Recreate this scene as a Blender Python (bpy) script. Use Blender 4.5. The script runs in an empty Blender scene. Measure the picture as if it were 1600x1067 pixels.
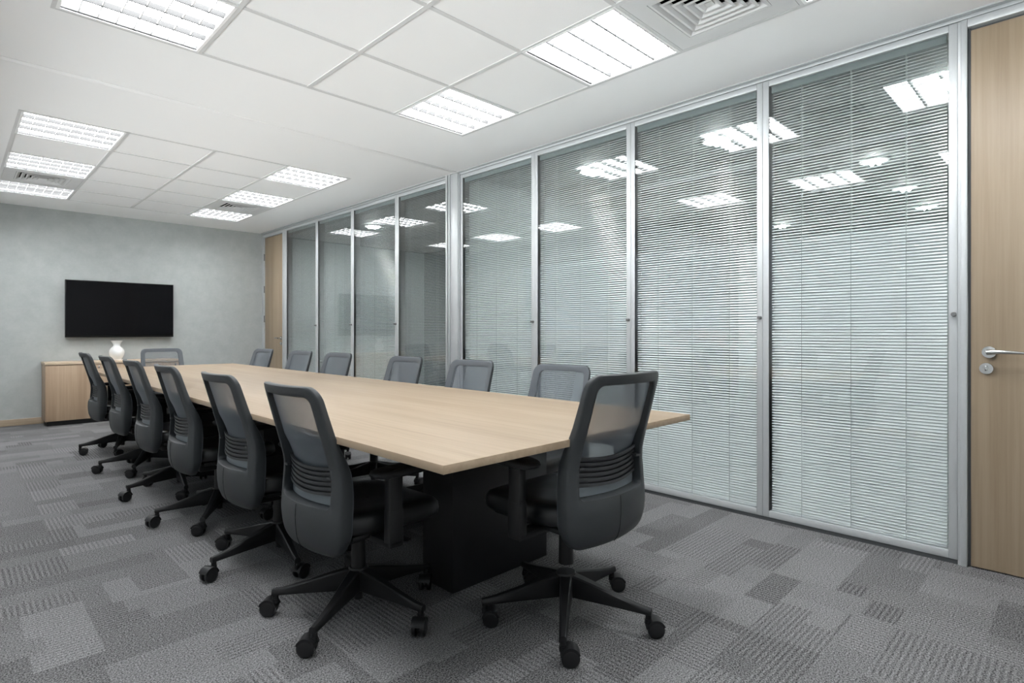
import bpy, bmesh, math, random
from mathutils import Vector, Matrix
random.seed(7)
R = math.radians
SC = bpy.context.scene
COL = SC.collection

# ------------------------------------------------------------------ camera, world, exposure
EYE = 1.09
cam_d = bpy.data.cameras.new('camera')
cam = bpy.data.objects.new('camera', cam_d)
COL.objects.link(cam)
cam.location = (0, 0, EYE)
cam.rotation_euler = (R(90), 0, R(-44.69))
cam_d.sensor_width = 36.0
cam_d.lens = 888.43 / 1600 * 36.0
cam_d.shift_y = -15.37 / 1600
cam_d.clip_start = 0.02
SC.camera = cam

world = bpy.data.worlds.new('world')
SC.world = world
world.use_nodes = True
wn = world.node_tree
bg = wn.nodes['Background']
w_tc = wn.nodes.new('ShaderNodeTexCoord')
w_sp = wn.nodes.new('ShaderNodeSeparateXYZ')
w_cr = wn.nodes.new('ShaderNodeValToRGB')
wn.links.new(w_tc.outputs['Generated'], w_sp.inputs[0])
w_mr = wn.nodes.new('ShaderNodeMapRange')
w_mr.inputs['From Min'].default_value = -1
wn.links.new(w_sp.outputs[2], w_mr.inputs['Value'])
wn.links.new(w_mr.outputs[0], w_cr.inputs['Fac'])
# height of the view ray mapped to 0..1: dark below, added bright band under the horizon to light the ceiling, dim sky
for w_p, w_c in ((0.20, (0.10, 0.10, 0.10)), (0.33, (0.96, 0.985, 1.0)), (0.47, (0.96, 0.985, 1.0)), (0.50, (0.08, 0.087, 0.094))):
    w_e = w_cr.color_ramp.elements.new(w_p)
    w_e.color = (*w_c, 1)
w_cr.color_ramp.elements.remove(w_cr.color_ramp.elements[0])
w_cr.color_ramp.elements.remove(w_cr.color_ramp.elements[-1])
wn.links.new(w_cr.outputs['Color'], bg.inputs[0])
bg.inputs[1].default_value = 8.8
world.cycles.sampling_method = 'AUTOMATIC'

SC.view_settings.view_transform = 'Standard'
SC.view_settings.look = 'None'
SC.view_settings.gamma = 1
SC.view_settings.exposure = 0.0
SC.view_settings.use_curve_mapping = False
SC.cycles.use_denoising = True
SC.cycles.max_bounces = 10
SC.cycles.diffuse_bounces = 6
SC.cycles.glossy_bounces = 5
SC.cycles.transparent_max_bounces = 40
SC.cycles.sample_clamp_indirect = 30.0
SC.cycles.caustics_reflective = False
SC.cycles.caustics_refractive = False

TUBE = 28.5        # radiance of the lit troughs of the ceiling lights
CORR = 340.0        # radiance of the downlight lamps beyond the glass

# ------------------------------------------------------------------ room measures
W = 3.3505         # glass wall, room side
XL = -0.27         # left wall
YN = -0.54         # wall behind the camera
YF = 8.745         # television wall
H = 2.563          # ceiling
GX = [2.737 - 0.6 * i for i in range(5)]          # grid lines, right to left
GN = 3.297         # far edge of the near grid
GF = 4.990         # near edge of the far grid
PITCH = 0.6

# ------------------------------------------------------------------ materials
def new_mat(name):
    m = bpy.data.materials.new(name)
    m.use_nodes = True
    nt = m.node_tree
    return m, nt, nt.nodes['Principled BSDF'], nt.nodes['Material Output']

def plain(name, c, rough=0.5, metal=0.0, spec=0.5, bump=0, bscale=200, coat=0):
    m, nt, b, o = new_mat(name)
    b.inputs['Base Color'].default_value = (*c, 1)
    b.inputs['Roughness'].default_value = rough
    b.inputs['Metallic'].default_value = metal
    b.inputs['Specular IOR Level'].default_value = spec
    if coat:
        b.inputs['Coat Weight'].default_value = coat
    if bump:
        tc = nt.nodes.new('ShaderNodeTexCoord')
        n = nt.nodes.new('ShaderNodeTexNoise')
        n.inputs['Scale'].default_value = bscale
        n.inputs['Detail'].default_value = 3
        nt.links.new(tc.outputs['Object'], n.inputs['Vector'])
        bp = nt.nodes.new('ShaderNodeBump')
        bp.inputs['Strength'].default_value = bump
        bp.inputs['Distance'].default_value = 0.002
        nt.links.new(n.outputs['Fac'], bp.inputs['Height'])
        nt.links.new(bp.outputs['Normal'], b.inputs['Normal'])
    return m

def wood(name, c1, c2, axis, rough=0.35, fine=1.0, spec=0.5):
    """pale laminate with a fine grain running along the given axis"""
    m, nt, b, o = new_mat(name)
    tc = nt.nodes.new('ShaderNodeTexCoord')
    mp = nt.nodes.new('ShaderNodeMapping')
    s = [60 * fine] * 3
    s[axis] = 1.6 * fine
    mp.inputs['Scale'].default_value = s
    nt.links.new(tc.outputs['Object'], mp.inputs['Vector'])
    n = nt.nodes.new('ShaderNodeTexNoise')
    n.inputs['Scale'].default_value = 1.0
    n.inputs['Detail'].default_value = 5
    n.inputs['Roughness'].default_value = 0.6
    nt.links.new(mp.outputs['Vector'], n.inputs['Vector'])
    mp2 = nt.nodes.new('ShaderNodeMapping')
    s2 = [9 * fine] * 3
    s2[axis] = 0.5 * fine
    mp2.inputs['Scale'].default_value = s2
    nt.links.new(tc.outputs['Object'], mp2.inputs['Vector'])
    n2 = nt.nodes.new('ShaderNodeTexNoise')
    n2.inputs['Scale'].default_value = 1.0
    n2.inputs['Detail'].default_value = 2
    nt.links.new(mp2.outputs['Vector'], n2.inputs['Vector'])
    mx = nt.nodes.new('ShaderNodeMath')
    mx.operation = 'ADD'
    h = nt.nodes.new('ShaderNodeMath'); h.operation = 'MULTIPLY'; h.inputs[1].default_value = 0.5
    nt.links.new(n.outputs['Fac'], h.inputs[0])
    h2 = nt.nodes.new('ShaderNodeMath'); h2.operation = 'MULTIPLY'; h2.inputs[1].default_value = 0.5
    nt.links.new(n2.outputs['Fac'], h2.inputs[0])
    nt.links.new(h.outputs[0], mx.inputs[0])
    nt.links.new(h2.outputs[0], mx.inputs[1])
    cr = nt.nodes.new('ShaderNodeValToRGB')
    cr.color_ramp.elements[0].position = 0.36
    cr.color_ramp.elements[0].color = (*c1, 1)
    cr.color_ramp.elements[1].position = 0.62
    cr.color_ramp.elements[1].color = (*c2, 1)
    nt.links.new(mx.outputs[0], cr.inputs['Fac'])
    nt.links.new(cr.outputs['Color'], b.inputs['Base Color'])
    b.inputs['Roughness'].default_value = rough
    b.inputs['Specular IOR Level'].default_value = spec
    return m

def emitter(name, c, s):
    m = bpy.data.materials.new(name)
    m.use_nodes = True
    nt = m.node_tree
    nt.nodes.clear()
    e = nt.nodes.new('ShaderNodeEmission')
    e.inputs[0].default_value = (*c, 1)
    e.inputs[1].default_value = s
    o = nt.nodes.new('ShaderNodeOutputMaterial')
    nt.links.new(e.outputs[0], o.inputs[0])
    return m

def glass_mat(name, tint, ior=1.6, rough=0.0):
    m = bpy.data.materials.new(name)
    m.use_nodes = True
    nt = m.node_tree
    nt.nodes.clear()
    t = nt.nodes.new('ShaderNodeBsdfTransparent')
    t.inputs[0].default_value = (*tint, 1)
    g = nt.nodes.new('ShaderNodeBsdfGlossy')
    g.inputs['Color'].default_value = (1, 1, 1, 1)
    g.inputs['Roughness'].default_value = rough
    f = nt.nodes.new('ShaderNodeFresnel')
    # same reflectance entering and leaving the pane
    gm = nt.nodes.new('ShaderNodeNewGeometry')
    mr = nt.nodes.new('ShaderNodeMapRange')
    mr.inputs['To Min'].default_value = ior
    mr.inputs['To Max'].default_value = 1 / ior
    nt.links.new(gm.outputs['Backfacing'], mr.inputs['Value'])
    nt.links.new(mr.outputs[0], f.inputs[0])
    mx = nt.nodes.new('ShaderNodeMixShader')
    o = nt.nodes.new('ShaderNodeOutputMaterial')
    nt.links.new(f.outputs[0], mx.inputs[0])
    nt.links.new(t.outputs[0], mx.inputs[1])
    nt.links.new(g.outputs[0], mx.inputs[2])
    nt.links.new(mx.outputs[0], o.inputs[0])
    return m

def mesh_fabric(name, c, clear):
    """open-weave fabric: part of the light passes straight through"""
    m, nt, b, o = new_mat(name)
    b.inputs['Base Color'].default_value = (*c, 1)
    b.inputs['Roughness'].default_value = 0.55
    b.inputs['Specular IOR Level'].default_value = 0.4
    t = nt.nodes.new('ShaderNodeBsdfTransparent')
    mx = nt.nodes.new('ShaderNodeMixShader')
    lw = nt.nodes.new('ShaderNodeLayerWeight')
    lw.inputs[0].default_value = 0.5
    mr = nt.nodes.new('ShaderNodeMapRange')      # threads close up when seen at a slant
    mr.inputs['From Min'].default_value = 0.0
    mr.inputs['From Max'].default_value = 0.85
    mr.inputs['To Min'].default_value = clear
    mr.inputs['To Max'].default_value = 0.02
    nt.links.new(lw.outputs['Facing'], mr.inputs['Value'])
    nt.links.new(mr.outputs[0], mx.inputs[0])
    nt.links.new(b.outputs[0], mx.inputs[1])
    nt.links.new(t.outputs[0], mx.inputs[2])
    nt.links.new(mx.outputs[0], o.inputs['Surface'])
    return m

def carpet_mat():
    m, nt, b, o = new_mat('patchwork_carpet')
    L = nt.links
    tc = nt.nodes.new('ShaderNodeTexCoord')
    sp = nt.nodes.new('ShaderNodeSeparateXYZ')
    L.new(tc.outputs['Object'], sp.inputs[0])
    X, Y = sp.outputs[0], sp.outputs[1]
    def M(op, a, bb=None, c=None):
        n = nt.nodes.new('ShaderNodeMath'); n.operation = op
        for i, v in enumerate((a, bb, c)):
            if v is None: continue
            if isinstance(v, (int, float)): n.inputs[i].default_value = v
            else: L.new(v, n.inputs[i])
        return n.outputs[0]
    def rnd(a, bb, seed):
        cb = nt.nodes.new('ShaderNodeCombineXYZ')
        L.new(a, cb.inputs[0]); L.new(bb, cb.inputs[1]); cb.inputs[2].default_value = seed
        wn = nt.nodes.new('ShaderNodeTexWhiteNoise'); wn.noise_dimensions = '3D'
        L.new(cb.outputs[0], wn.inputs['Vector'])
        return wn.outputs['Value']
    def layer(U, V, su, sv, seed):
        j = M('FLOOR', M('DIVIDE', V, sv))
        off = M('MULTIPLY', rnd(j, M('MULTIPLY', j, 0), seed + 5.5), 1.0)
        i = M('FLOOR', M('ADD', M('DIVIDE', U, su), off))
        return i, j
    i1, j1 = layer(X, Y, 0.50, 0.25, 1.0)
    i2, j2 = layer(Y, X, 0.50, 0.19, 2.0)
    i3, j3 = layer(X, Y, 0.31, 0.125, 3.0)
    r1 = rnd(i1, j1, 11.0); r2 = rnd(i2, j2, 12.0); r3 = rnd(i3, j3, 13.0)
    pick2 = M('GREATER_THAN', rnd(i2, j2, 14.0), 0.62)
    pick3 = M('GREATER_THAN', rnd(i3, j3, 15.0), 0.72)
    def mixv(f, a, bb):
        return M('ADD', M('MULTIPLY', a, M('SUBTRACT', 1.0, f)), M('MULTIPLY', bb, f))
    tone = mixv(pick3, mixv(pick2, r1, r2), r3)
    # ribbed patches
    rs = mixv(pick3, mixv(pick2, rnd(i1, j1, 21.0), rnd(i2, j2, 22.0)), rnd(i3, j3, 23.0))
    along_x = M('GREATER_THAN', rs, 0.84)
    along_y = M('MULTIPLY', M('GREATER_THAN', rs, 0.68), M('LESS_THAN', rs, 0.84))
    k = 2 * math.pi / 0.0195
    nz = nt.nodes.new('ShaderNodeTexNoise'); nz.inputs['Scale'].default_value = 55; nz.inputs['Detail'].default_value = 2
    L.new(tc.outputs['Object'], nz.inputs['Vector'])
    jit = M('MULTIPLY', M('SUBTRACT', nz.outputs['Fac'], 0.5), 2.4)
    ribx = M('SINE', M('ADD', M('MULTIPLY', Y, k), jit))
    riby = M('SINE', M('ADD', M('MULTIPLY', X, k), jit))
    rib = M('ADD', M('MULTIPLY', ribx, along_x), M('MULTIPLY', riby, along_y))
    # pile speckle
    n1 = nt.nodes.new('ShaderNodeTexNoise'); n1.inputs['Scale'].default_value = 190; n1.inputs['Detail'].default_value = 3
    n1.inputs['Roughness'].default_value = 0.7
    L.new(tc.outputs['Object'], n1.inputs['Vector'])
    n2 = nt.nodes.new('ShaderNodeTexNoise'); n2.inputs['Scale'].default_value = 5; n2.inputs['Detail'].default_value = 3
    L.new(tc.outputs['Object'], n2.inputs['Vector'])
    sp1 = M('SUBTRACT', n1.outputs['Fac'], 0.5)
    sp2 = M('SUBTRACT', n2.outputs['Fac'], 0.5)
    v = M('ADD', 0.152, M('MULTIPLY', M('SUBTRACT', tone, 0.5), 0.075))
    v = M('ADD', v, M('MULTIPLY', rib, 0.035))
    v = M('ADD', v, M('MULTIPLY', sp1, 1.0))
    v = M('ADD', v, M('MULTIPLY', sp2, 0.02))
    v = M('MAXIMUM', v, 0.02)
    cb = nt.nodes.new('ShaderNodeCombineColor')
    L.new(v, cb.inputs[0]); L.new(M('MULTIPLY', v, 0.995), cb.inputs[1]); L.new(M('MULTIPLY', v, 1.01), cb.inputs[2])
    L.new(cb.outputs[0], b.inputs['Base Color'])
    b.inputs['Roughness'].default_value = 0.95
    b.inputs['Specular IOR Level'].default_value = 0.15
    bp = nt.nodes.new('ShaderNodeBump'); bp.inputs['Strength'].default_value = 0.5; bp.inputs['Distance'].default_value = 0.004
    L.new(M('ADD', M('MULTIPLY', n1.outputs['Fac'], 1.0), M('MULTIPLY', rib, 0.3)), bp.inputs['Height'])
    L.new(bp.outputs['Normal'], b.inputs['Normal'])
    return m

def wallpaper_mat():
    m, nt, b, o = new_mat('mottled_wallpaper')
    tc = nt.nodes.new('ShaderNodeTexCoord')
    n = nt.nodes.new('ShaderNodeTexNoise'); n.inputs['Scale'].default_value = 7; n.inputs['Detail'].default_value = 9
    n.inputs['Roughness'].default_value = 0.72
    nt.links.new(tc.outputs['Object'], n.inputs['Vector'])
    cr = nt.nodes.new('ShaderNodeValToRGB')
    cr.color_ramp.elements[0].position = 0.30; cr.color_ramp.elements[0].color = (0.385, 0.410, 0.403, 1)
    cr.color_ramp.elements[1].position = 0.70; cr.color_ramp.elements[1].color = (0.460, 0.482, 0.474, 1)
    nt.links.new(n.outputs['Fac'], cr.inputs['Fac'])
    nt.links.new(cr.outputs['Color'], b.inputs['Base Color'])
    b.inputs['Roughness'].default_value = 0.8
    b.inputs['Specular IOR Level'].default_value = 0.2
    return m

MT = dict(
    carpet=carpet_mat(),
    wallpaper=wallpaper_mat(),
    paint=plain('ceiling_paint', (0.92, 0.92, 0.92), 0.8, spec=0.2),
    tile=plain('ceiling_tile', (0.91, 0.91, 0.91), 0.9, spec=0.1, bump=0.25, bscale=160),
    tbar=plain('grid_bar_white', (0.66, 0.66, 0.66), 0.6),
    wallpaint=plain('grey_wall_paint', (0.62, 0.63, 0.63), 0.8, spec=0.2),
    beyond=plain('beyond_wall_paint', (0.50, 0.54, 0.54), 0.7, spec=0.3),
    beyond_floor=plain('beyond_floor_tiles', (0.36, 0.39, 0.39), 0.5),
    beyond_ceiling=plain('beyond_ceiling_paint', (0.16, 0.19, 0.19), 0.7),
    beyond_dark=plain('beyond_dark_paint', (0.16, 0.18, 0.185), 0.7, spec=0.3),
    alu=plain('satin_aluminium', (0.53, 0.55, 0.56), 0.42, metal=0.35),
    alu_dark=plain('dark_gasket', (0.07, 0.075, 0.08), 0.5),
    slat=plain('blind_slat_enamel', (0.74, 0.77, 0.775), 0.33, spec=0.9),
    rail=plain('headrail_enamel', (0.15, 0.18, 0.18), 0.5),
    cord=plain('blind_cord', (0.40, 0.44, 0.44), 0.7),
    glass=glass_mat('partition_glass', (0.965, 0.98, 0.98)),
    table=wood('table_beech', (0.232, 0.172, 0.117), (0.293, 0.224, 0.157), 1, 0.5, spec=0.28),
    tedge=wood('table_edge_beech', (0.30, 0.22, 0.145), (0.38, 0.29, 0.20), 1, 0.45),
    door=wood('door_oak', (0.265, 0.196, 0.128), (0.345, 0.268, 0.186), 2, 0.45),
    cab=wood('cabinet_oak', (0.34, 0.236, 0.155), (0.45, 0.33, 0.225), 2, 0.45),
    cabtop=wood('cabinet_top_oak', (0.50, 0.38, 0.27), (0.62, 0.49, 0.36), 0, 0.4),
    skirt=wood('skirting_oak', (0.36, 0.28, 0.20), (0.46, 0.37, 0.27), 0, 0.5),
    black=plain('matt_black', (0.012, 0.012, 0.013), 0.55),
    void=plain('dark_void', (0.004, 0.004, 0.004), 0.9, spec=0),
    pedestal=plain('pedestal_laminate', (0.016, 0.016, 0.018), 0.42, spec=0.4),
    shell=plain('slate_plastic', (0.027, 0.031, 0.034), 0.46, bump=0.08, bscale=900),
    ribs=plain('rib_plastic', (0.028, 0.030, 0.033), 0.5),
    wrap=plain('wrapped_fabric', (0.082, 0.092, 0.104), 0.6),
    lip=plain('lit_slate_plastic', (0.15, 0.175, 0.195), 0.45),  # paler than the shell: light on the upturned lip put into the colour
    mesh=mesh_fabric('chair_mesh', (0.108, 0.125, 0.144), 0.45),
    seat=plain('seat_leatherette', (0.010, 0.011, 0.012), 0.36, spec=0.5),
    plastic=plain('black_plastic', (0.009, 0.009, 0.010), 0.45, spec=0.35),
    wheel=plain('caster_nylon', (0.008, 0.008, 0.009), 0.3),
    chrome=plain('brushed_steel', (0.55, 0.55, 0.54), 0.22, metal=1.0),
    steel=plain('dull_steel', (0.25, 0.25, 0.25), 0.35, metal=0.9),
    ceramic=plain('white_ceramic', (0.85, 0.86, 0.85), 0.18, spec=0.6),
    tvscreen=plain('tv_screen', (0.003, 0.003, 0.004), 0.12, spec=0.16),
    tvcase=plain('tv_case', (0.008, 0.008, 0.008), 0.35, spec=.3),
    tray=plain('lamp_tray', (0.90, 0.90, 0.90), 0.45, spec=0.5),
    louvre=plain('lamp_louvre', (0.032, 0.032, 0.032), 0.6, spec=0.2),
    vent=plain('vent_enamel', (0.68, 0.68, 0.68), 0.5),
    tube=emitter('lit_diffuser', (0.965, 0.985, 1.0), TUBE),
    lamp=emitter('downlight_lamp', (1.0, 1.0, 0.98), CORR),
)

# ------------------------------------------------------------------ mesh building
class MB:
    def __init__(self):
        self.v = []; self.f = []; self.mi = []; self.sm = []
    def add(self, vs, fs, mi=0, smooth=False):
        n = len(self.v)
        self.v += [tuple(p) for p in vs]
        for f in fs:
            self.f.append(tuple(i + n for i in f)); self.mi.append(mi); self.sm.append(smooth)
        return self
    def bm(self, b, mi=0, smooth=False, M=None):
        b.verts.ensure_lookup_table()
        b.verts.index_update()
        vs = [(M @ v.co) if M else v.co.copy() for v in b.verts]
        self.add(vs, [[v.index for v in f.verts] for f in b.faces], mi, smooth)
        b.free()
        return self
    def box(self, x0, x1, y0, y1, z0, z1, bev=0, mi=0, M=None, seg=2):
        b = bmesh.new()
        bmesh.ops.create_cube(b, size=1)
        for v in b.verts:
            v.co = Vector(((x0 + x1) / 2 + v.co.x * (x1 - x0), (y0 + y1) / 2 + v.co.y * (y1 - y0), (z0 + z1) / 2 + v.co.z * (z1 - z0)))
        if bev:
            bmesh.ops.bevel(b, geom=b.edges[:], offset=bev, segments=seg, profile=0.5, affect='EDGES')
        return self.bm(b, mi, bool(bev), M)
    def cyl(self, p0, p1, r0, r1=None, n=20, mi=0, caps=True, smooth=True):
        r1 = r0 if r1 is None else r1
        p0, p1 = Vector(p0), Vector(p1)
        d = (p1 - p0).normalized()
        a = d.orthogonal().normalized(); c = d.cross(a)
        vs = []
        for p, r in ((p0, r0), (p1, r1)):
            for k in range(n):
                t = 2 * math.pi * k / n
                vs.append(p + a * (r * math.cos(t)) + c * (r * math.sin(t)))
        fs = [(k, (k + 1) % n, n + (k + 1) % n, n + k) for k in range(n)]
        self.add(vs, fs, mi, smooth)
        if caps:
            self.add(vs[:n], [tuple(range(n))[::-1]], mi, False)
            self.add(vs[n:], [tuple(range(n))], mi, False)
        return self
    def tube(self, pts, rad, n=12, mi=0):
        """round bar through points; rad may be a list"""
        pts = [Vector(p) for p in pts]
        if not isinstance(rad, (list, tuple)): rad = [rad] * len(pts)
        vs = []; prev = None
        for i, p in enumerate(pts):
            d = (pts[min(i + 1, len(pts) - 1)] - pts[max(i - 1, 0)]).normalized()
            a = d.orthogonal().normalized() if prev is None else (prev - d * prev.dot(d)).normalized()
            prev = a; c = d.cross(a)
            for k in range(n):
                t = 2 * math.pi * k / n
                vs.append(p + a * (rad[i] * math.cos(t)) + c * (rad[i] * math.sin(t)))
        fs = []
        for i in range(len(pts) - 1):
            for k in range(n):
                fs.append((i * n + k, i * n + (k + 1) % n, (i + 1) * n + (k + 1) % n, (i + 1) * n + k))
        fs.append(tuple(range(n))[::-1]); fs.append(tuple((len(pts) - 1) * n + k for k in range(n)))
        return self.add(vs, fs, mi, True)
    def lathe(self, prof, n=32, mi=0, c=(0, 0, 0)):
        vs = []
        for r, z in prof:
            for k in range(n):
                t = 2 * math.pi * k / n
                vs.append((c[0] + r * math.cos(t), c[1] + r * math.sin(t), c[2] + z))
        fs = []
        for i in range(len(prof) - 1):
            for k in range(n):
                fs.append((i * n + k, i * n + (k + 1) % n, (i + 1) * n + (k + 1) % n, (i + 1) * n + k))
        return self.add(vs, fs, mi, True)
    def grid(self, rows, mi=0, closed=False, smooth=True):
        n = len(rows[0]); vs = [p for r in rows for p in r]; fs = []
        for i in range(len(rows) - 1):
            for k in range(n if closed else n - 1):
                fs.append((i * n + k, i * n + (k + 1) % n, (i + 1) * n + (k + 1) % n, (i + 1) * n + k))
        return self.add(vs, fs, mi, smooth)
    def prism(self, poly, p0, u, v, w, depth, mi=0):
        """2D polygon extruded: poly in axes u,v from p0, depth along w"""
        p0, u, v, w = Vector(p0), Vector(u), Vector(v), Vector(w)
        a = [p0 + u * x + v * y for x, y in poly]
        b = [p + w * depth for p in a]
        n = len(a)
        fs = [tuple(range(n))[::-1], tuple(range(n, 2 * n))] + [(k, (k + 1) % n, n + (k + 1) % n, n + k) for k in range(n)]
        return self.add(a + b, fs, mi, False)
    def mesh(self, name, mats, weld=True):
        me = bpy.data.meshes.new(name)
        me.from_pydata(self.v, [], self.f)
        for m in (mats if isinstance(mats, (list, tuple)) else [mats]):
            me.materials.append(m)
        for p, mi, sm in zip(me.polygons, self.mi, self.sm):
            p.material_index = mi; p.use_smooth = sm
        b = bmesh.new(); b.from_mesh(me)
        if weld:
            bmesh.ops.remove_doubles(b, verts=b.verts[:], dist=1e-5)
        bmesh.ops.recalc_face_normals(b, faces=b.faces[:])
        b.to_mesh(me); b.free()
        me.set_sharp_from_angle(angle=R(40))
        me.update()
        return me

def obj(name, mb, mats, parent=None, loc=None, weld=True):
    o = bpy.data.objects.new(name, mb.mesh(name, mats, weld) if isinstance(mb, MB) else mb)
    COL.objects.link(o)
    if parent: o.parent = parent
    if loc: o.location = loc
    return o

def structure(o):
    o['kind'] = 'structure'
    return o

def thing(name, label, cat, loc=(0, 0, 0), rz=0, group=None):
    o = bpy.data.objects.new(name, None)
    COL.objects.link(o)
    o.empty_display_size = 0.1
    o.location = loc
    o.rotation_euler = (0, 0, rz)
    o['label'] = label; o['category'] = cat
    if group: o['group'] = group
    return o

# ------------------------------------------------------------------ floor, walls, ceiling
XB = 9.6     # far side of the space beyond the glass
structure(obj('floor', MB().box(XL - .1, W + .09, YN - .1, YF + .1, -0.1, 0), MT['carpet']))
wl = MB()
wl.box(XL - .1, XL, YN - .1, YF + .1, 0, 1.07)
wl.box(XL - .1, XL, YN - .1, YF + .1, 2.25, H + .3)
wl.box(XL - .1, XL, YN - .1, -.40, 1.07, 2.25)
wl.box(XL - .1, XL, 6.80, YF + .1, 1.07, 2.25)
structure(obj('wall_left', wl, MT['wallpaint']))
structure(obj('wall_near', MB().box(XL, W + .1, YN - .1, YN, 0, H + .3), MT['wallpaint']))
structure(obj('wall_far', MB().box(XL, W + .1, YF, YF + .1, 0, H + .3), MT['wallpaper']))
structure(obj('baseboard_far', MB().box(XL, W - .0, YF - .014, YF, 0, 0.075, bev=.003), MT['skirt']))
structure(obj('baseboard_left', MB().box(XL, XL + .014, YN, YF, 0, 0.075, bev=.003), MT['skirt']))

grid_near = [(GN - PITCH * (j + 1), GN - PITCH * j) for j in range(5)]
grid_far = [(GF + PITCH * j, GF + PITCH * (j + 1)) for j in range(5)]
xl4, xr4 = GX[4], GX[0]
cb = MB()
T = 0.3
gn0, gn1 = grid_near[-1][0], GN
gf0, gf1 = GF, grid_far[-1][1]
SL = 0.006       # half width of the groove of the sliding wall track
TRK = 4.128
# plaster margins round the two tiled fields
for x0, x1, y0, y1 in ((XL, xl4, YN, TRK - SL), (xr4, W + .1, YN, TRK - SL), (xl4, xr4, YN, gn0), (xl4, xr4, gn1, TRK - SL),
                       (XL, xl4, TRK + SL, YF), (xr4, W + .1, TRK + SL, YF), (xl4, xr4, TRK + SL, gf0), (xl4, xr4, gf1, YF)):
    cb.box(x0, x1, y0, y1, H, H + .02)
LIGHT_N = {(0, 0), (0, 2), (0, 4), (3, 0), (3, 2), (3, 4)}     # (column from the right, row)
VENT_N = {(0, 3), (3, 3)}
LIGHT_F = {(0, 0), (0, 2), (0, 4), (3, 0), (3, 2), (3, 4)}
VENT_F = {(0, 3), (3, 3)}
for rows, lights, vents in ((grid_near, LIGHT_N, VENT_N), (grid_far, LIGHT_F, VENT_F)):
    for c in range(4):
        for r, (y0, y1) in enumerate(rows):
            if (c, r) in lights or (c, r) in vents: continue
            cb.box(GX[c + 1] + .011, GX[c] - .011, y0 + .011, y1 - .011, H + .001, H + .016, mi=1)
ceil = structure(obj('ceiling', cb, [MT['paint'], MT['tile']]))
gb = MB()
for g0, g1, rows in ((gn0, gn1, grid_near), (gf0, gf1, grid_far)):
    for x in GX:
        gb.box(x - .012, x + .012, g0 - .012, g1 + .012, H - .003, H + .02)
    for y in [rows[0][0]] + [r[1] for r in rows] + [rows[-1][0], rows[0][1]]:
        gb.box(xl4, xr4, y - .012, y + .012, H - .0025, H + .019)
obj('ceiling_grid', gb, MT['tbar'], ceil)
# void above the ceiling keeps the light in
structure(obj('wall_top', MB().box(XL - .1, XB, YN - .1, YF + .1, H + .3, H + .35), MT['void']))
# groove and slim lip of the sliding-wall track
structure(obj('trim_1', MB().box(XL, W, TRK - SL, TRK + SL, H + .012, H + .03), MT['void']))
structure(obj('trim_2', MB().box(XL, W, TRK - SL - .05, TRK - SL, H - .004, H - .0005, bev=.001), MT['paint']))

# ------------------------------------------------------------------ recessed lights
def light_meshes():
    s = .287
    tr = MB()
    # rim flange
    for a in ((-s - .008, s + .008, -s - .008, -s + .006), (-s - .008, s + .008, s - .006, s + .008),
              (-s - .008, -s + .006, -s, s), (s - .006, s + .008, -s, s)):
        tr.box(*a, -.004, .004)
    d = .055
    tr.add([(-s, -s, 0), (s, -s, 0), (s, s, 0), (-s, s, 0), (-s, -s, d), (s, -s, d), (s, s, d), (-s, s, d)],
           [(0, 1, 5, 4), (1, 2, 6, 5), (2, 3, 7, 6), (3, 0, 4, 7), (4, 5, 6, 7)])
    lv = MB()
    rows = [-.1435, 0, .1435]
    for y in rows:      # long parabolic blades, between the tubes
        lv.prism([(-.004, 0), (.004, 0), (.0035, .010), (.0018, .0265), (-.0018, .0265), (-.0035, .010)], (-s, y, .001), (0, 1, 0), (0, 0, 1), (1, 0, 0), 2 * s)
    for y in (-s + .006, s - .006):
        lv.prism([(-.006, 0), (.010 if y < 0 else .006, 0), (.002, .02), (-.002, .02)] if y < 0 else [(-.010, 0), (.006, 0), (.002, .02), (-.002, .02)], (-s, y, .001), (0, 1, 0), (0, 0, 1), (1, 0, 0), 2 * s)
    for k in range(1, 8):
        x = -s + 2 * s * k / 8
        lv.prism([(-.0025, 0), (.0025, 0), (.001, .012), (-.001, .012)], (x, -s, .002), (1, 0, 0), (0, 0, 1), (0, 1, 0), 2 * s, mi=1)
    tb = MB()      # lit acrylic trough over each of the four lamps
    tb.box(-s + .004, s - .004, -.068, .068, .030, .034, bev=.001)
    return tr.mesh('housing', MT['tray'], False), lv.mesh('louvre', [MT['louvre'], MT['tray']], False), tb.mesh('diffuser', MT['tube'], False)
LM = light_meshes()
def ceiling_light(x, y, label):
    t = thing('ceiling_light', label, 'light', (x, y, H), 0, 'recessed square ceiling lights')
    for nm, me in zip(('housing', 'louvre'), LM[:2]):
        o = bpy.data.objects.new(nm, me); COL.objects.link(o); o.parent = t
    for k in range(4):
        o = bpy.data.objects.new('diffuser', LM[2]); COL.objects.link(o); o.parent = t
        o.location = (0, -.21525 + .1435 * k, .0)
    return t
LBL_N = {(0, 0): 'glaring square ceiling light above the silver post, before the black track',
         (0, 2): 'large glaring square ceiling light left of the near air vent',
         (0, 4): 'square ceiling light cut off by the top edge, right of the near air vent',
         (3, 0): 'large square louvred ceiling light cut by the top edge at upper left of the picture',
         (3, 2): 'square louvred ceiling light overhead at the left of the near field',
         (3, 4): 'square louvred ceiling light overhead at the near left corner'}
LBL_F = {(3, 0): 'left louvred ceiling light just beyond the thin black track',
         (3, 2): 'middle of the three far left louvred ceiling lights, near side of the left vent',
         (3, 4): 'farthest louvred ceiling light on the left, between the left air vent and the television wall',
         (0, 0): 'right louvred ceiling light just beyond the thin black track',
         (0, 2): 'middle of the three far right louvred ceiling lights, near side of the right vent',
         (0, 4): 'farthest louvred ceiling light on the right, beside the right vent near the far oak door'}
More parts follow.
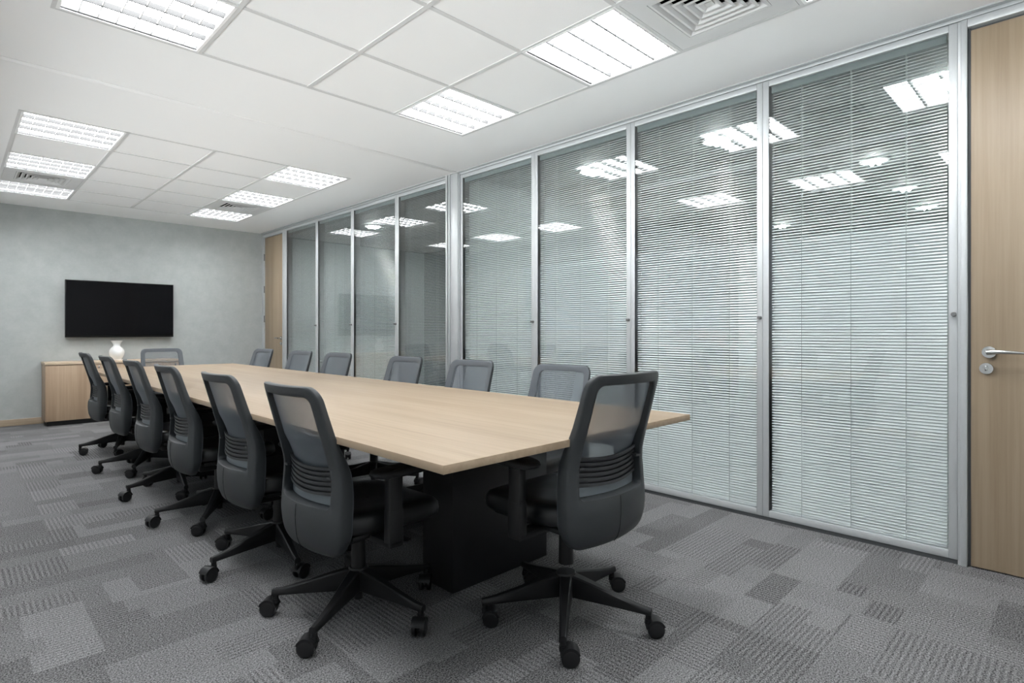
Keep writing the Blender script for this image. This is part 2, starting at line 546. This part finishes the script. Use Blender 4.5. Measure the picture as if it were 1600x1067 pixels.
for rows, cells, lbl in ((grid_near, LIGHT_N, LBL_N), (grid_far, LIGHT_F, LBL_F)):
    for (c, r) in sorted(cells):
        ceiling_light((GX[c] + GX[c + 1]) / 2, sum(rows[r]) / 2, lbl[(c, r)])

# ------------------------------------------------------------------ square air vents
def vent_meshes():
    s = .286
    pl = MB()
    q = .20
    for a in ((-s, s, -s, -q), (-s, s, q, s), (-s, -q, -q, q), (q, s, -q, q)):
        pl.box(*a, -.003, .004)
    bd = MB()
    for a in (.1975, .160, .1225, .085, .0475):
        prof = ((a, -.003), (a - .012, -.004), (a - .034, .016), (a - .033, .018), (a - .011, -.001), (a, -.001))
        rows = []
        for h_, z in prof:
            rows.append([(-h_, -h_, z), (h_, -h_, z), (h_, h_, z), (-h_, h_, z)])
        bd.grid(rows, closed=True, smooth=False)
    bd.box(-.017, .017, -.017, .017, .004, .010)
    vd = MB().add([(-q, -q, .004), (q, -q, .004), (q, q, .004), (-q, q, .004), (-q, -q, .12), (q, -q, .12), (q, q, .12), (-q, q, .12)],
                  [(0, 1, 5, 4), (1, 2, 6, 5), (2, 3, 7, 6), (3, 0, 4, 7), (4, 5, 6, 7)])
    return pl.mesh('face_plate', MT['vent'], False), bd.mesh('louvre', MT['vent'], False), vd.mesh('duct', MT['void'], False)
VM = vent_meshes()
def air_vent(x, y, label):
    t = thing('air_vent', label, 'air vent', (x, y, H), 0, 'square ceiling air vents')
    for nm, me in zip(('face_plate', 'louvre', 'duct'), VM):
        o = bpy.data.objects.new(nm, me); COL.objects.link(o); o.parent = t
for rows, (c, r), lb in ((grid_near, (0, 3), 'square white air vent at the top edge, right of the large glaring ceiling light'),
                         (grid_near, (3, 3), 'square white air vent overhead on the left side of the near field'),
                         (grid_far, (0, 3), 'square white air vent between the two farthest ceiling lights on the right'),
                         (grid_far, (3, 3), 'square white air vent between the two farthest ceiling lights on the left')):
    air_vent((GX[c] + GX[c + 1]) / 2, sum(rows[r]) / 2, lb)

# ------------------------------------------------------------------ glazed partition
ZB, ZT = 0.022, 2.535
def slats_mesh(width, tilt, z0, z1):
    """curved slats 16 mm wide every 15.6 mm, axis along y"""
    mb = MB()
    pitch, wd, crown = .0156, .0165, .0016
    n = int((z1 - z0) / pitch)
    ct, st = math.cos(tilt), math.sin(tilt)
    for i in range(n):
        zc = z0 + pitch * (i + .5)
        rws = []
        for y in (-width / 2, width / 2):
            r = []
            for k in range(5):
                u = -1 + 2 * k / 4
                a, b_ = u * wd / 2, crown * (1 - u * u)
                # room side (negative x) tips down by tilt
                r.append((a * ct - b_ * st * 0, y, zc + a * st + b_ * ct))
            rws.append(r)
        mb.grid(rws)
    return mb
def window(n, y0, y1, tilt, zs=ZB):
    """frame outline y0..y1 on the wall line"""
    yc = (y0 + y1) / 2; w = (y1 - y0); st = .034; rail = .038
    root = MB()
    hw = w / 2
    for a in ((0, .085, -hw, -hw + st, ZB, ZT), (0, .085, hw - st, hw, ZB, ZT)):
        root.box(*a, bev=.0025)
    root.box(0, .085, -hw + st, hw - st, ZB, ZB + rail, bev=.0025)
    root.box(0, .085, -hw + st, hw - st, ZT - rail + .004, ZT, bev=.0025)
    f = structure(obj('window_%d' % n, root, MT['alu'], loc=(W, yc, 0)))
    gw = hw - st + .004
    for xg in (.004, .062):
        g = obj('glass_pane', MB().box(xg, xg + .006, -gw, gw, ZB + rail - .004, ZT - rail + .008), MT['glass'], f)
    bw = 2 * (hw - st) - .018
    bl = obj('venetian_blind', slats_mesh(bw, tilt, ZB + rail + .012, ZT - rail - .038), MT['slat'], f, (.028, 0, 0), weld=False)
    hr = MB().box(-.011, .011, -bw / 2, bw / 2, ZT - rail - .035, ZT - rail + .002, bev=.001)
    obj('headrail', hr, MT['rail'], bl)
    obj('bottom_rail', MB().box(-.008, .008, -bw / 2, bw / 2, ZB + rail + .001, ZB + rail + .011, bev=.002), MT['slat'], bl)
    cd = MB()
    for yy in (-bw * .30, 0, bw * .30) if w > .8 else (-bw * .25, bw * .25):
        cd.box(-.0105, -.0095, yy - .0013, yy + .0013, ZB + rail, ZT - rail - .03)
        cd.box(.0095, .0105, yy - .0013, yy + .0013, ZB + rail, ZT - rail - .03)
    obj('ladder_cord', cd, MT['cord'], bl, weld=False)
    kb = MB().cyl((-.022, -hw + .014, 1.171), (0, -hw + .014, 1.171), .0095, .011, n=20)
    kb.cyl((-.026, -hw + .014, 1.171), (-.022, -hw + .014, 1.171), .0075, n=20)
    obj('blind_knob', kb, MT['steel'], f)
    return f
# from the near door to the far door
PAN = [(.4245, 1.3205, 34), (1.3215, 2.2205, 34), (2.2215, 3.130, 33), (3.131, 4.066, 33),
       (4.246, 5.114, 9), (5.115, 6.045, 25), (6.046, 6.950, 21), (6.951, 7.900, 16)]
for n, (a, b_, tl) in enumerate(PAN):
    window(n + 1, a, b_, R(tl))
# base plinth, head track and shadow gap of the partition
structure(obj('baseboard_right', MB().box(W + .006, W + .08, .40, 7.91, 0, ZB + .002), MT['alu_dark']))
hd = MB().box(W - .004, W + .09, -.52, YF, ZT + .003, H - .008, bev=.002)
structure(obj('trim_3', hd, MT['alu']))
structure(obj('trim_4', MB().box(W - .03, W + .09, -.52, YF, H - .0079, H - .0005), MT['alu']))
# silver post where the sliding-wall track meets the partition
pst = MB()
pst.box(W - .022, W + .085, 4.078, 4.185, 0, H - .008, bev=.003)
pst.box(W - .010, W + .085, 4.067, 4.078, 0, H - .008)
pst.box(W - .032, W + .02, 4.186, 4.203, 0, H - .008, bev=.002)
pst.box(W - .032, W + .02, 4.222, 4.246, 0, H - .008, bev=.002)
pst.box(W - .012, W + .085, 4.203, 4.222, 0, H - .008, mi=1)
structure(obj('trim_5', pst, [MT['alu'], MT['alu_dark']]))

# ------------------------------------------------------------------ left wall glazing, unseen and added to let ceiling light in
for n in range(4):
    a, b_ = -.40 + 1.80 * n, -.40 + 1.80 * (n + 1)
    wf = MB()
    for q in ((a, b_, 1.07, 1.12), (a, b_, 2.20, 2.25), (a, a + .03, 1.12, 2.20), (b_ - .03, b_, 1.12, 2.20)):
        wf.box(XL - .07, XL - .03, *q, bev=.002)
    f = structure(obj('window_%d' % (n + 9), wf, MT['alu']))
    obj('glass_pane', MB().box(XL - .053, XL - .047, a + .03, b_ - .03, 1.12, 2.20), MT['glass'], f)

# ------------------------------------------------------------------ doors
def lever_handle(sgn):
    """rose and lever; room side is -x, lever runs along sgn*y"""
    mb = MB()
    mb.cyl((-.010, 0, 0), (0, 0, 0), .026, .027, n=32)
    mb.cyl((-.050, 0, 0), (-.008, 0, 0), .0105, n=20)
    pts = [(-.050, -.004 * sgn, 0), (-.054, .012 * sgn, .002), (-.056, .045 * sgn, .003), (-.056, .085 * sgn, .001), (-.052, .125 * sgn, -.001)]
    mb.tube(pts, [.0115, .0115, .0095, .008, .0055], n=14)
    return mb
def lock_rose():
    mb = MB()
    mb.cyl((-.009, 0, 0), (0, 0, 0), .025, .026, n=32)
    mb.cyl((-.016, 0, .002), (-.008, 0, .002), .0085, n=20)
    mb.box(-.024, -.015, -.0035, .0035, -.010, .013, bev=.001)
    return mb
# near door: leaf y -.50 .. .378
d1 = structure(obj('door_1', MB().box(W + .012, W + .052, -.50, .3775, .006, 2.484, bev=.002), MT['door']))
obj('door_handle', lever_handle(-1), MT['chrome'], d1, (W + .012, .312, .997))
obj('door_lock', lock_rose(), MT['chrome'], d1, (W + .012, .322, .922))
df = MB()
df.box(W - .006, W + .085, .3885, .4135, 0, ZT, bev=.003)
df.box(W - .006, W + .085, -.54, .3885, 2.497, ZT, bev=.003)
df.box(W + .004, W + .085, .4135, .4245, 0, ZT, mi=0)
df.box(W + .02, W + .085, .3785, .3885, 0, 2.497, mi=1)
df.box(W + .03, W + .085, -.50, .3785, 2.486, 2.497, mi=1)
df.box(W - .006, W + .085, -.54, -.512, 0, 2.497, bev=.003)
structure(obj('trim_6', df, [MT['alu'], MT['alu_dark']]))
# far door: leaf y 7.96 .. 8.60
d2 = structure(obj('door_2', MB().box(W + .012, W + .052, 8.012, 8.66, .006, 2.484, bev=.002), MT['door']))
obj('door_handle', lever_handle(1), MT['chrome'], d2, (W + .012, 8.075, .997))
obj('door_lock', lock_rose(), MT['chrome'], d2, (W + .012, 8.07, .922))
for z in (.35, 1.28, 1.72, 2.2):
    obj('hinge', MB().cyl((W + .002, 8.664, z - .05), (W + .002, 8.664, z + .05), .009, n=12), MT['steel'], d2)
df = MB()
df.box(W - .004, W + .085, 7.972, 8.008, 0, ZT, bev=.003)
df.box(W - .004, W + .085, 8.008, 8.70, 2.490, ZT, bev=.003)
df.box(W - .006, W + .085, 8.668, 8.70, 0, ZT, bev=.003)
df.box(W, W + .085, 8.70, YF, 0, ZT)
df.box(W, W + .085, 7.900, 7.972, 0, ZT, bev=.003)
structure(obj('trim_7', df, MT['alu']))

# ------------------------------------------------------------------ the space beyond the glass
XW = W + .09
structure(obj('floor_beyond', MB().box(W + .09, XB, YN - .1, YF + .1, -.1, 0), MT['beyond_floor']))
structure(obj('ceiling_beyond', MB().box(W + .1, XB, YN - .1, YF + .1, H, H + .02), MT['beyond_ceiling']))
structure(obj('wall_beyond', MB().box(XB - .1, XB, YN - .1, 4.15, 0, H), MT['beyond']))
structure(obj('wall_added_middle', MB().box(W + .1, XB, 4.15, 4.22, 0, H), MT['beyond_ceiling']))  # added partition, keeps lamp light away from the far panels
structure(obj('wall_added_dim', MB().box(6.4, 6.5, 4.22, YF + .1, 0, H), MT['beyond_dark']))  # added dark wall, dims the view through the far panels
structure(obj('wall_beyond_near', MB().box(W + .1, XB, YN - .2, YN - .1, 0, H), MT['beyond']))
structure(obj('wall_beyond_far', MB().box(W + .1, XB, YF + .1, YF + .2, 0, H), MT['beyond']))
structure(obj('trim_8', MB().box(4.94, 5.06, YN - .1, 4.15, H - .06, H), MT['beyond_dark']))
def downlight(x, y, label, group=None):
    t = thing('downlight', label, 'light', (x, y, H), 0, group)
    rg = MB().lathe([(.112, -.001), (.115, -.008), (.098, -.010), (.092, 0), (.085, .0)], 32)
    obj('trim_ring', rg, MT['vent'], t)
    for s in (-1, 1):
        obj('lamp', MB().cyl((-.06, s * .026, -.018), (.06, s * .026, -.018), .014, n=10), MT['lamp'], t)
downlight(5.66, 1.29, 'largest round downlight seen through the right glass panel, highest of the three in a row')
downlight(6.95, 1.31, 'round downlight seen through the right glass panel, middle of the three in a row')
downlight(8.17, 1.33, 'small round downlight seen through the right glass panel, lowest of the three in a row')
downlight(8.20, 2.98, 'small round downlight seen through the right glass panel at its left edge')
for x, y, lb in ((4.2, 2.0, 'added fill downlight behind the second glass panel from the near door'),
                 (4.2, 3.2, 'added fill downlight behind the third glass panel from the near door'),
                 (4.2, 7.0, 'added fill downlight behind the far glass panels, left of the silver post'),
                 (4.2, .6, 'added fill downlight behind the top right corner of the glass panel beside the near door')):
    downlight(x, y, lb)  # these downlights are added to light the blinds and streak the slats

# ------------------------------------------------------------------ conference table
TX0, TX1, TY0, TY1 = .933, 2.2687, 1.2023, 6.76
TZ = .734
t = thing('conference_table', 'long pale beech conference table on black box pedestals', 'table', ((TX0 + TX1) / 2, (TY0 + TY1) / 2, 0))
def rel(x, y): return x - t.location.x, y - t.location.y
hx, hy = (TX1 - TX0) / 2, (TY1 - TY0) / 2
tt = MB()
tt.box(-hx, hx, -hy, hy, TZ - .025, TZ, bev=.0012)
tb_ = obj('tabletop', tt, [MT['table'], MT['tedge']], t)
for p in tb_.data.polygons:
    if abs(p.normal.z) < .5: p.material_index = 1
def pedestal(y0, y1, x0=1.486, x1=2.07):
    a, b_ = rel(x0, y0); c, d = rel(x1, y1)
    mb = MB().box(a, c, b_, d, .0, TZ - .0255, bev=.002)
    return obj('pedestal', mb, MT['pedestal'], t)
pedestal(1.852, 2.062)
pedestal(3.85, 4.06)
pedestal(5.62, 5.83)
a, b_ = rel(1.74, 2.07); c, d = rel(1.82, 5.62)
obj('beam', MB().box(a, c, b_, d, TZ - .13, TZ - .0255), MT['pedestal'], t)

# ------------------------------------------------------------------ office chairs
def lerp_tab(tab, z):
    if z <= tab[0][0]: return tab[0][1]
    for (a, va), (b_, vb) in zip(tab, tab[1:]):
        if z <= b_:
            u = (z - a) / (b_ - a)
            return va + (vb - va) * u
    return tab[-1][1]
def smooth_tab(tab, z, h=.014):
    return sum(lerp_tab(tab, z + h * k / 3) for k in range(-3, 4)) / 7
YE = [(.290, -.150), (.303, -.172), (.325, -.190), (.36, -.199), (.42, -.203), (.50, -.198), (.575, -.194), (.61, -.198), (.65, -.209), (.905, -.285), (.94, -.295)]
HWT = [(.29, .215), (.42, .220), (.52, .217), (.62, .209), (.75, .203), (.905, .198)]
DEP = [(.29, .018), (.33, .034), (.40, .046), (.50, .048), (.60, .042), (.66, .034), (.70, .023), (.80, .020), (.905, .018)]
CV = [(.29, .045), (.45, .050), (.7, .040), (.905, .034)]
def S(x, z, off=0.0):
    hw = smooth_tab(HWT, z)
    u = x / .235
    return (u * hw, smooth_tab(YE, z) - lerp_tab(CV, z) * (1 - u * u) + off, z)
def rrect(hx_, z0, z1, rb, rt, nc=9, ns=11):
    """rounded outline, counter clockwise, equal counts for matching"""
    pts = []
    def arc(cx, cz, r, a0):
        for k in range(nc):
            a = a0 + math.pi / 2 * k / (nc - 1)
            pts.append((cx + r * math.cos(a), cz + r * math.sin(a)))
    def line(p, q):
        for k in range(1, ns):
            u = k / ns
            pts.append((p[0] + (q[0] - p[0]) * u, p[1] + (q[1] - p[1]) * u))
    arc(hx_ - rb, z0 + rb, rb, -math.pi / 2); line((hx_, z0 + rb), (hx_, z1 - rt))
    arc(hx_ - rt, z1 - rt, rt, 0); line((hx_ - rt, z1), (-hx_ + rt, z1))
    arc(-hx_ + rt, z1 - rt, rt, math.pi / 2); line((-hx_, z1 - rt), (-hx_, z0 + rb))
    arc(-hx_ + rb, z0 + rb, rb, math.pi); line((-hx_ + rb, z0), (hx_ - rb, z0))
    return pts
def back_frame():
    out = rrect(.235, .300, .905, .094, .052)
    inn = rrect(.188, .480, .867, .022, .028)
    mb = MB()
    rings = []
    for s, fr, off in ((0, .9, 0), (0, .12, 0), (.02, 0, 0), (.12, 0, -.004), (.3, 0, -.005), (.5, 0, -.005), (.7, 0, -.005), (.9, 0, -.004), (.985, 0, -.001), (1.0, .10, 0),
                       (1.0, .92, 0), (.98, 1, 0), (.8, 1, .001), (.6, 1, .001), (.4, 1, .001), (.2, 1, .001), (.03, 1, 0), (0, .9, 0)):
        res = []
        for (xo, zo), (xi, zi) in zip(out, inn):
            x, z = xo + (xi - xo) * s, zo + (zi - zo) * s
            res.append(S(x, z, lerp_tab(DEP, z) * fr + off))
        rings.append(res)
    mb.grid(rings[:11], closed=True)
    mb.grid(rings[10:], closed=True, mi=1)      # fabric wrapped over the front of the frame
    return mb
def back_mesh():
    mb = MB()
    rows = []
    for i in range(22):
        z = .478 + (.872 - .478) * i / 21
        rows.append([S(-.194 + .388 * k / 16, z, lerp_tab(DEP, z) * .86) for k in range(17)])
    return mb.grid(rows)
def back_lip():
    """inner panel at the foot of the window, light from above put into its colour, in front of the pocket"""
    mb = MB()
    f, g = [], []
    for i in range(6):
        z = .482 + .036 * i / 5
        f.append([S(-.187 + .374 * k / 16, z - .010 * (1 - (abs(k - 8) / 8) ** 2) * (i / 5), lerp_tab(DEP, z) * .74) for k in range(17)])
        g.append([(p[0], p[1] + .004, p[2]) for p in f[-1]])
    mb.grid(f); mb.grid(g); mb.grid([f[-1], g[-1]])
    return mb
def lumbar():
    mb = MB()
    for i in range(6):
        z = .530 + .0175 * i
        hgt = .0050
        a, b2, c, d = [], [], [], []
        for k in range(17):
            x = -.186 + .372 * k / 16
            z_ = z - .014 * (1 - (x / .19) ** 2)
            q = lerp_tab(DEP, z)
            a.append(S(x, z_ - hgt, q * .50)); b2.append(S(x, z_ + hgt, q * .50))
            c.append(S(x, z_ + hgt, q * .72)); d.append(S(x, z_ - hgt, q * .72))
        mb.grid([a, b2, c, d, a])
    rows = []
    for i in range(4):
        z = .520 + .100 * i / 3
        rows.append([S(-.186 + .372 * k / 16, z - .014 * (1 - (abs(k - 8) / 8) ** 2), lerp_tab(DEP, z) * .78) for k in range(17)])
    mb.grid(rows)
    for s in (-1, 1):
        p = S(s * .178, .585, .004)
        mb.box(p[0] - .012, p[0] + .012, p[1] - .006, p[1] + .016, p[2] - .004, p[2] + .004, bev=.001)
    return mb
def back_seam():
    pts = [S(0.0, .474 - .165 * k / 8, -.0052) for k in range(9)]
    return MB().tube(pts, .0012, n=6)
def cushion():
    mb = MB(); n = 56
    def ring(k, z, dy=0):
        r = []
        for i in range(n):
            a = 2 * math.pi * i / n
            ca, sa = math.cos(a), math.sin(a)
            e = 2 / 4.2
            x = .236 * k * math.copysign(abs(ca) ** e, ca)
            y = .235 * k * math.copysign(abs(sa) ** e, sa)
            y2 = y + .040 + dy
            x *= 1 - .10 * max(0, -(y / .235))      # narrower at the back
            drop = -.018 * max(0, y / .235) ** 3
            dish = .010 * (abs(x) / .236) ** 2
            r.append((x, y2, z + drop + dish * (1 if z > .41 else 0)))
        return r
    rings = [ring(k, z) for k, z in ((.02, .366), (.80, .366), (.93, .371), (.985, .386), (1, .402), (.985, .420), (.94, .434), (.85, .441), (.6, .440), (.3, .437), (.02, .436))]
    mb.grid(rings, closed=True)
    return mb
def seat_pan():
    mb = MB()
    mb.box(-.19, .19, -.14, .20, .350, .368, bev=.006)
    mb.box(-.075, .075, -.13, .14, .295, .352, bev=.012)
    # spine that carries the back
    mb.box(-.035, .035, -.215, -.10, .310, .338, bev=.006)
    return mb
def lever(sx):
    mb = MB()
    mb.tube([(sx * .07, .06, .325), (sx * .19, .07, .322)], .006, n=10)
    mb.prism([(0, -.010), (.062, -.026), (.075, -.012), (.066, .010), (.0, .012)], (sx * .185, .058, .318), (sx, 0, 0), (0, 1, 0), (0, 0, 1), .007)
    return mb
def arm(sx):
    mb = MB()
    mb.box(sx * .293 - .017, sx * .293 + .017, -.068, -.012, .345, .590, bev=.005)
    mb.box(sx * .293 - .018, sx * .293 + .018, -.070, -.010, .345, .470, bev=.005)
    mb.box(min(sx * .10, sx * .311), max(sx * .10, sx * .311), -.070, -.010, .338, .362, bev=.006)
    return mb
def pad(sx):
    mb = MB()
    out = []
    for i in range(28):
        a = 2 * math.pi * i / 28
        ca, sa = math.cos(a), math.sin(a)
        out.append((.048 * math.copysign(abs(ca) ** .6, ca), .125 * math.copysign(abs(sa) ** .7, sa)))
    rings = [[(sx * .278 + x * k, .005 + y * k, z) for x, y in out] for k, z in ((.03, .583), (.8, .583), (.96, .588), (1, .597), (.96, .606), (.88, .610), (.03, .609))]
    return mb.grid(rings, closed=True)
def gas_column():
    mb = MB()
    mb.cyl((0, 0, .170), (0, 0, .300), .0285, .0265, n=24)
    mb.cyl((0, 0, .285), (0, 0, .350), .019, n=20)
    return mb
def hub():
    mb = MB()
    mb.lathe([(.001, .178), (.034, .178), (.038, .172), (.042, .13), (.040, .095), (.030, .085), (.001, .085)], 28)
    mb.cyl((0, 0, .052), (0, 0, .09), .0165, n=18)
    mb.cyl((0, 0, .049), (0, 0, .0525), .012, n=18, mi=1)
    return mb
def leg():
    mb = MB()
    secs = [(.025, .026, .092, .174), (.10, .021, .088, .155), (.20, .0165, .084, .126), (.290, .0145, .080, .104), (.324, .0135, .078, .100)]
    rows = []
    for r, w, z0, z1 in secs:
        b_ = .005
        rows.append([(r, -w, z0 + b_), (r, -w + .003, z0), (r, w - .003, z0), (r, w, z0 + b_), (r, w * .86, z1 - b_), (r, w * .86 - b_, z1), (r, -w * .86 + b_, z1), (r, -w * .86, z1 - b_)])
    mb.grid(rows, closed=True)
    mb.add(rows[0], [tuple(range(8))]); mb.add(rows[-1], [tuple(range(8))])
    mb.cyl((.312, 0, .060), (.312, 0, .082), .011, n=14)
    return mb
def caster_body():
    """hooded fork; swivel axis at origin, wheel trails along -x"""
    mb = MB()
    mb.cyl((0, 0, .048), (0, 0, .064), .013, n=14)
    prof = []
    for k in range(13):
        a = R(10) + R(150) * k / 12
        prof.append((-.024 + .034 * math.cos(a), .031 + .035 * math.sin(a)))
    inner = [(-.024 + .026 * math.cos(R(10) + R(150) * k / 12), .031 + .026 * math.sin(R(10) + R(150) * k / 12)) for k in range(12, -1, -1)]
    mb.prism(prof + inner, (0, -.0245, 0), (1, 0, 0), (0, 0, 1), (0, 1, 0), .049)
    mb.cyl((-.024, -.006, .031), (-.024, .006, .031), .018, n=16)
    return mb
def caster_wheel():
    mb = MB()
    prof = [(.001, -.0085), (.020, -.0095), (.026, -.0085), (.0302, -.006), (.031, 0), (.0302, .006), (.026, .0085), (.020, .0095), (.001, .0085)]
    n = 28; rows = []
    for r, y in prof:
        rows.append([(r * math.cos(2 * math.pi * k / n), y, r * math.sin(2 * math.pi * k / n)) for k in range(n)])
    return mb.grid(rows, closed=True)

CM = dict(seat=cushion().mesh('seat', MT['seat']), seat_pan=seat_pan().mesh('seat_pan', MT['plastic'], False),
          back_frame=back_frame().mesh('back_frame', [MT['shell'], MT['wrap']]), mesh_back=back_mesh().mesh('mesh_back', MT['mesh']),
          back_lip=back_lip().mesh('back_lip', MT['lip'], False), lumbar_support=lumbar().mesh('lumbar_support', MT['ribs'], False),
          back_seam=back_seam().mesh('back_seam', MT['black']),
          gas_column=gas_column().mesh('gas_column', MT['plastic'], False), hub=hub().mesh('hub', [MT['plastic'], MT['chrome']], False),
          leg=leg().mesh('leg', MT['plastic'], False), caster=caster_body().mesh('caster', MT['plastic'], False), wheel=caster_wheel().mesh('wheel', MT['wheel']))
for s, nm in ((-1, 'l'), (1, 'r')):
    CM['arm' + nm] = arm(s).mesh('armrest', MT['plastic'], False)
    CM['pad' + nm] = pad(s).mesh('arm_pad', MT['plastic'], False)
CM['lever'] = lever(1).mesh('height_lever', MT['plastic'], False)

def put(name, me, parent, loc=(0, 0, 0), rz=0):
    o = bpy.data.objects.new(name, me)
    COL.objects.link(o)
    o.parent = parent
    o.location = loc
    o.rotation_euler = (0, 0, rz)
    return o
def office_chair(x, y, face, base, label, group, lift=0.0, arm_lift=None, swivel=None):
    """face: compass angle the sitter looks to; base: angle of the first leg (both in degrees, world)"""
    rz = R(face - 90)
    c = thing('office_chair', label, 'chair', (x, y, 0), rz, group)
    up = (0, 0, lift)
    put('seat', CM['seat'], c, up); put('seat_pan', CM['seat_pan'], c, up)
    bf = put('back_frame', CM['back_frame'], c, up)
    put('back_seam', CM['back_seam'], bf)
    put('back_lip', CM['back_lip'], bf)
    put('mesh_back', CM['mesh_back'], c, up)
    put('lumbar_support', CM['lumbar_support'], c, up)
    for s in 'lr':
        al = lift if arm_lift is None else arm_lift
        a = put('armrest', CM['arm' + s], c, (0, 0, lift))
        put('arm_pad', CM['pad' + s], a, (0, 0, al - lift))
    put('height_lever', CM['lever'], c, up)
    g = put('gas_column', CM['gas_column'], c, (0, 0, 0))
    if lift: g.location = (0, 0, lift * .9)
    put('hub', CM['hub'], c)
    rs = random.Random(int(x * 100 + y * 1000))
    for k in range(5):
        a = R(base + 72 * k) - rz
        put('leg', CM['leg'], c, (0, 0, 0), a)
        sw = R(rs.uniform(0, 360)) if swivel is None else R(swivel[k]) - rz
        q = put('caster', CM['caster'], c, (.312 * math.cos(a), .312 * math.sin(a), 0), sw)
        for s in (-1, 1):
            put('wheel', CM['wheel'], q, (-.024, s * .0155, .031))
    return c
GL, GR_ = 'mesh-backed office chairs along the left side of the table', 'mesh-backed office chairs along the glass side of the table'
ends = 'mesh-backed office chairs at the ends of the table'
office_chair(1.672, 1.397, 88, 2, 'dark mesh-back swivel chair at the near head of the table, fully seen from behind', ends, lift=.045, swivel=(135, 140, 130, 135, 135))
office_chair(1.66, 6.89, 270, 60, 'mesh-back swivel chair at the far end of the table, facing the camera', ends)
SW = {-3: (45, 200, 315, 315, 40), 45: (100, 315, 20, 200, 60), 22: (80, 200, 20, 315, 10), 46: (70, 120, 25, 315, 100), 25: (120, 40, 315, 315, 10)}
LEFT = [(1.135, 2.0, 2, -3, 'nearest mesh-back swivel chair on the left side of the table, its whole back seen'),
        (1.135, 2.75, 1, 45, 'second nearest mesh-back swivel chair on the left side of the table'),
        (1.13, 3.59, 0, 22, 'third nearest mesh-back swivel chair on the left side of the table'),
        (1.13, 4.405, 0, 46, 'fourth nearest mesh-back swivel chair on the left side of the table'),
        (1.13, 5.27, 0, 25, 'fifth nearest mesh-back swivel chair on the left side, second from the cabinet'),
        (1.13, 6.22, 0, 34, 'farthest mesh-back swivel chair on the left side, its back overlapping the cabinet doors')]
for x, y, fa, ba, lb in LEFT:
    office_chair(x, y, fa, ba, lb, GL, swivel=SW.get(ba))
RIGHT = [(2.345, 2.185, 187, 46, 'nearest mesh-back swivel chair on the glass side, partly hidden by the head chair'),
         (2.13, 2.785, 182, 40, 'second nearest mesh-back swivel chair on the glass side of the table'),
         (2.13, 3.54, 181, 22, 'third nearest mesh-back swivel chair on the glass side, left of the silver post'),
         (2.13, 4.55, 184, 55, 'fourth nearest mesh-back swivel chair on the glass side of the table'),
         (2.13, 5.29, 184, 12, 'fifth nearest mesh-back swivel chair on the glass side, second from the far door'),
         (2.13, 6.20, 185, 30, 'farthest mesh-back swivel chair on the glass side, in front of the far oak door')]
for x, y, fa, ba, lb in RIGHT:
    office_chair(x, y, fa, ba, lb, GR_, lift=-.015 if y < 2.5 else 0.0)

# ------------------------------------------------------------------ television
tv = thing('television', 'wide black flat television mounted on the grey far wall above the cabinet', 'television', (1.57, YF, 1.02))
hw = .5785
obj('case', MB().box(-hw, hw, -.080, -.035, 0, .702, bev=.004), MT['tvcase'], tv)
obj('screen', MB().box(-hw + .008, hw - .008, -.0815, -.0795, .022, .694), MT['tvscreen'], tv)
obj('wall_bracket', MB().box(-.25, .25, -.035, -.001, .18, .52), MT['black'], tv)

# ------------------------------------------------------------------ cabinet and vase
cx0, cx1, cy0, cy1 = .777, 2.135, 8.352, 8.728
cab = thing('cabinet', 'low oak cabinet with plain doors standing under the television', 'cabinet', ((cx0 + cx1) / 2, (cy0 + cy1) / 2, 0))
chx, chy = (cx1 - cx0) / 2, (cy1 - cy0) / 2
obj('body', MB().box(-chx, chx, -chy + .022, chy, .055, .705, bev=.001), MT['cab'], cab)
obj('plinth', MB().box(-chx + .02, chx - .02, -chy + .05, chy - .01, 0, .055), MT['black'], cab)
obj('top_board', MB().box(-chx - .006, chx + .006, -chy - .006, chy, .7055, .7345, bev=.0015), MT['cabtop'], cab)
nd = 3
for k in range(nd):
    a = -chx + 2 * chx * k / nd
    b_ = -chx + 2 * chx * (k + 1) / nd
    d = obj('door', MB().box(a + .0015, b_ - .0015, -chy, -chy + .0215, .058, .698, bev=.001), MT['cab'], cab)
    hxx = b_ - .045 if k % 2 == 0 else a + .045
    hb = MB().box(hxx - .006, hxx + .006, -chy - .022, -chy - .015, .615, .685, bev=.002)
    hb.cyl((hxx, -chy - .018, .625), (hxx, -chy, .625), .004, n=10).cyl((hxx, -chy - .018, .675), (hxx, -chy, .675), .004, n=10)
    obj('handle', hb, MT['chrome'], d)
v = MB()
prof = [(.001, 0), (.050, .0), (.054, .006), (.052, .014), (.066, .035), (.079, .065), (.083, .095), (.078, .125), (.062, .152), (.044, .168), (.037, .182),
        (.040, .198), (.052, .222), (.066, .242), (.063, .242), (.049, .222), (.036, .198), (.033, .182), (.040, .166), (.001, .12)]
v.lathe(prof, 40)
vs = obj('vase', v, MT['ceramic'], loc=(1.484, 8.52, .7346))
vs['label'] = 'round white vase with a flared neck on the cabinet under the television'
vs['category'] = 'vase'
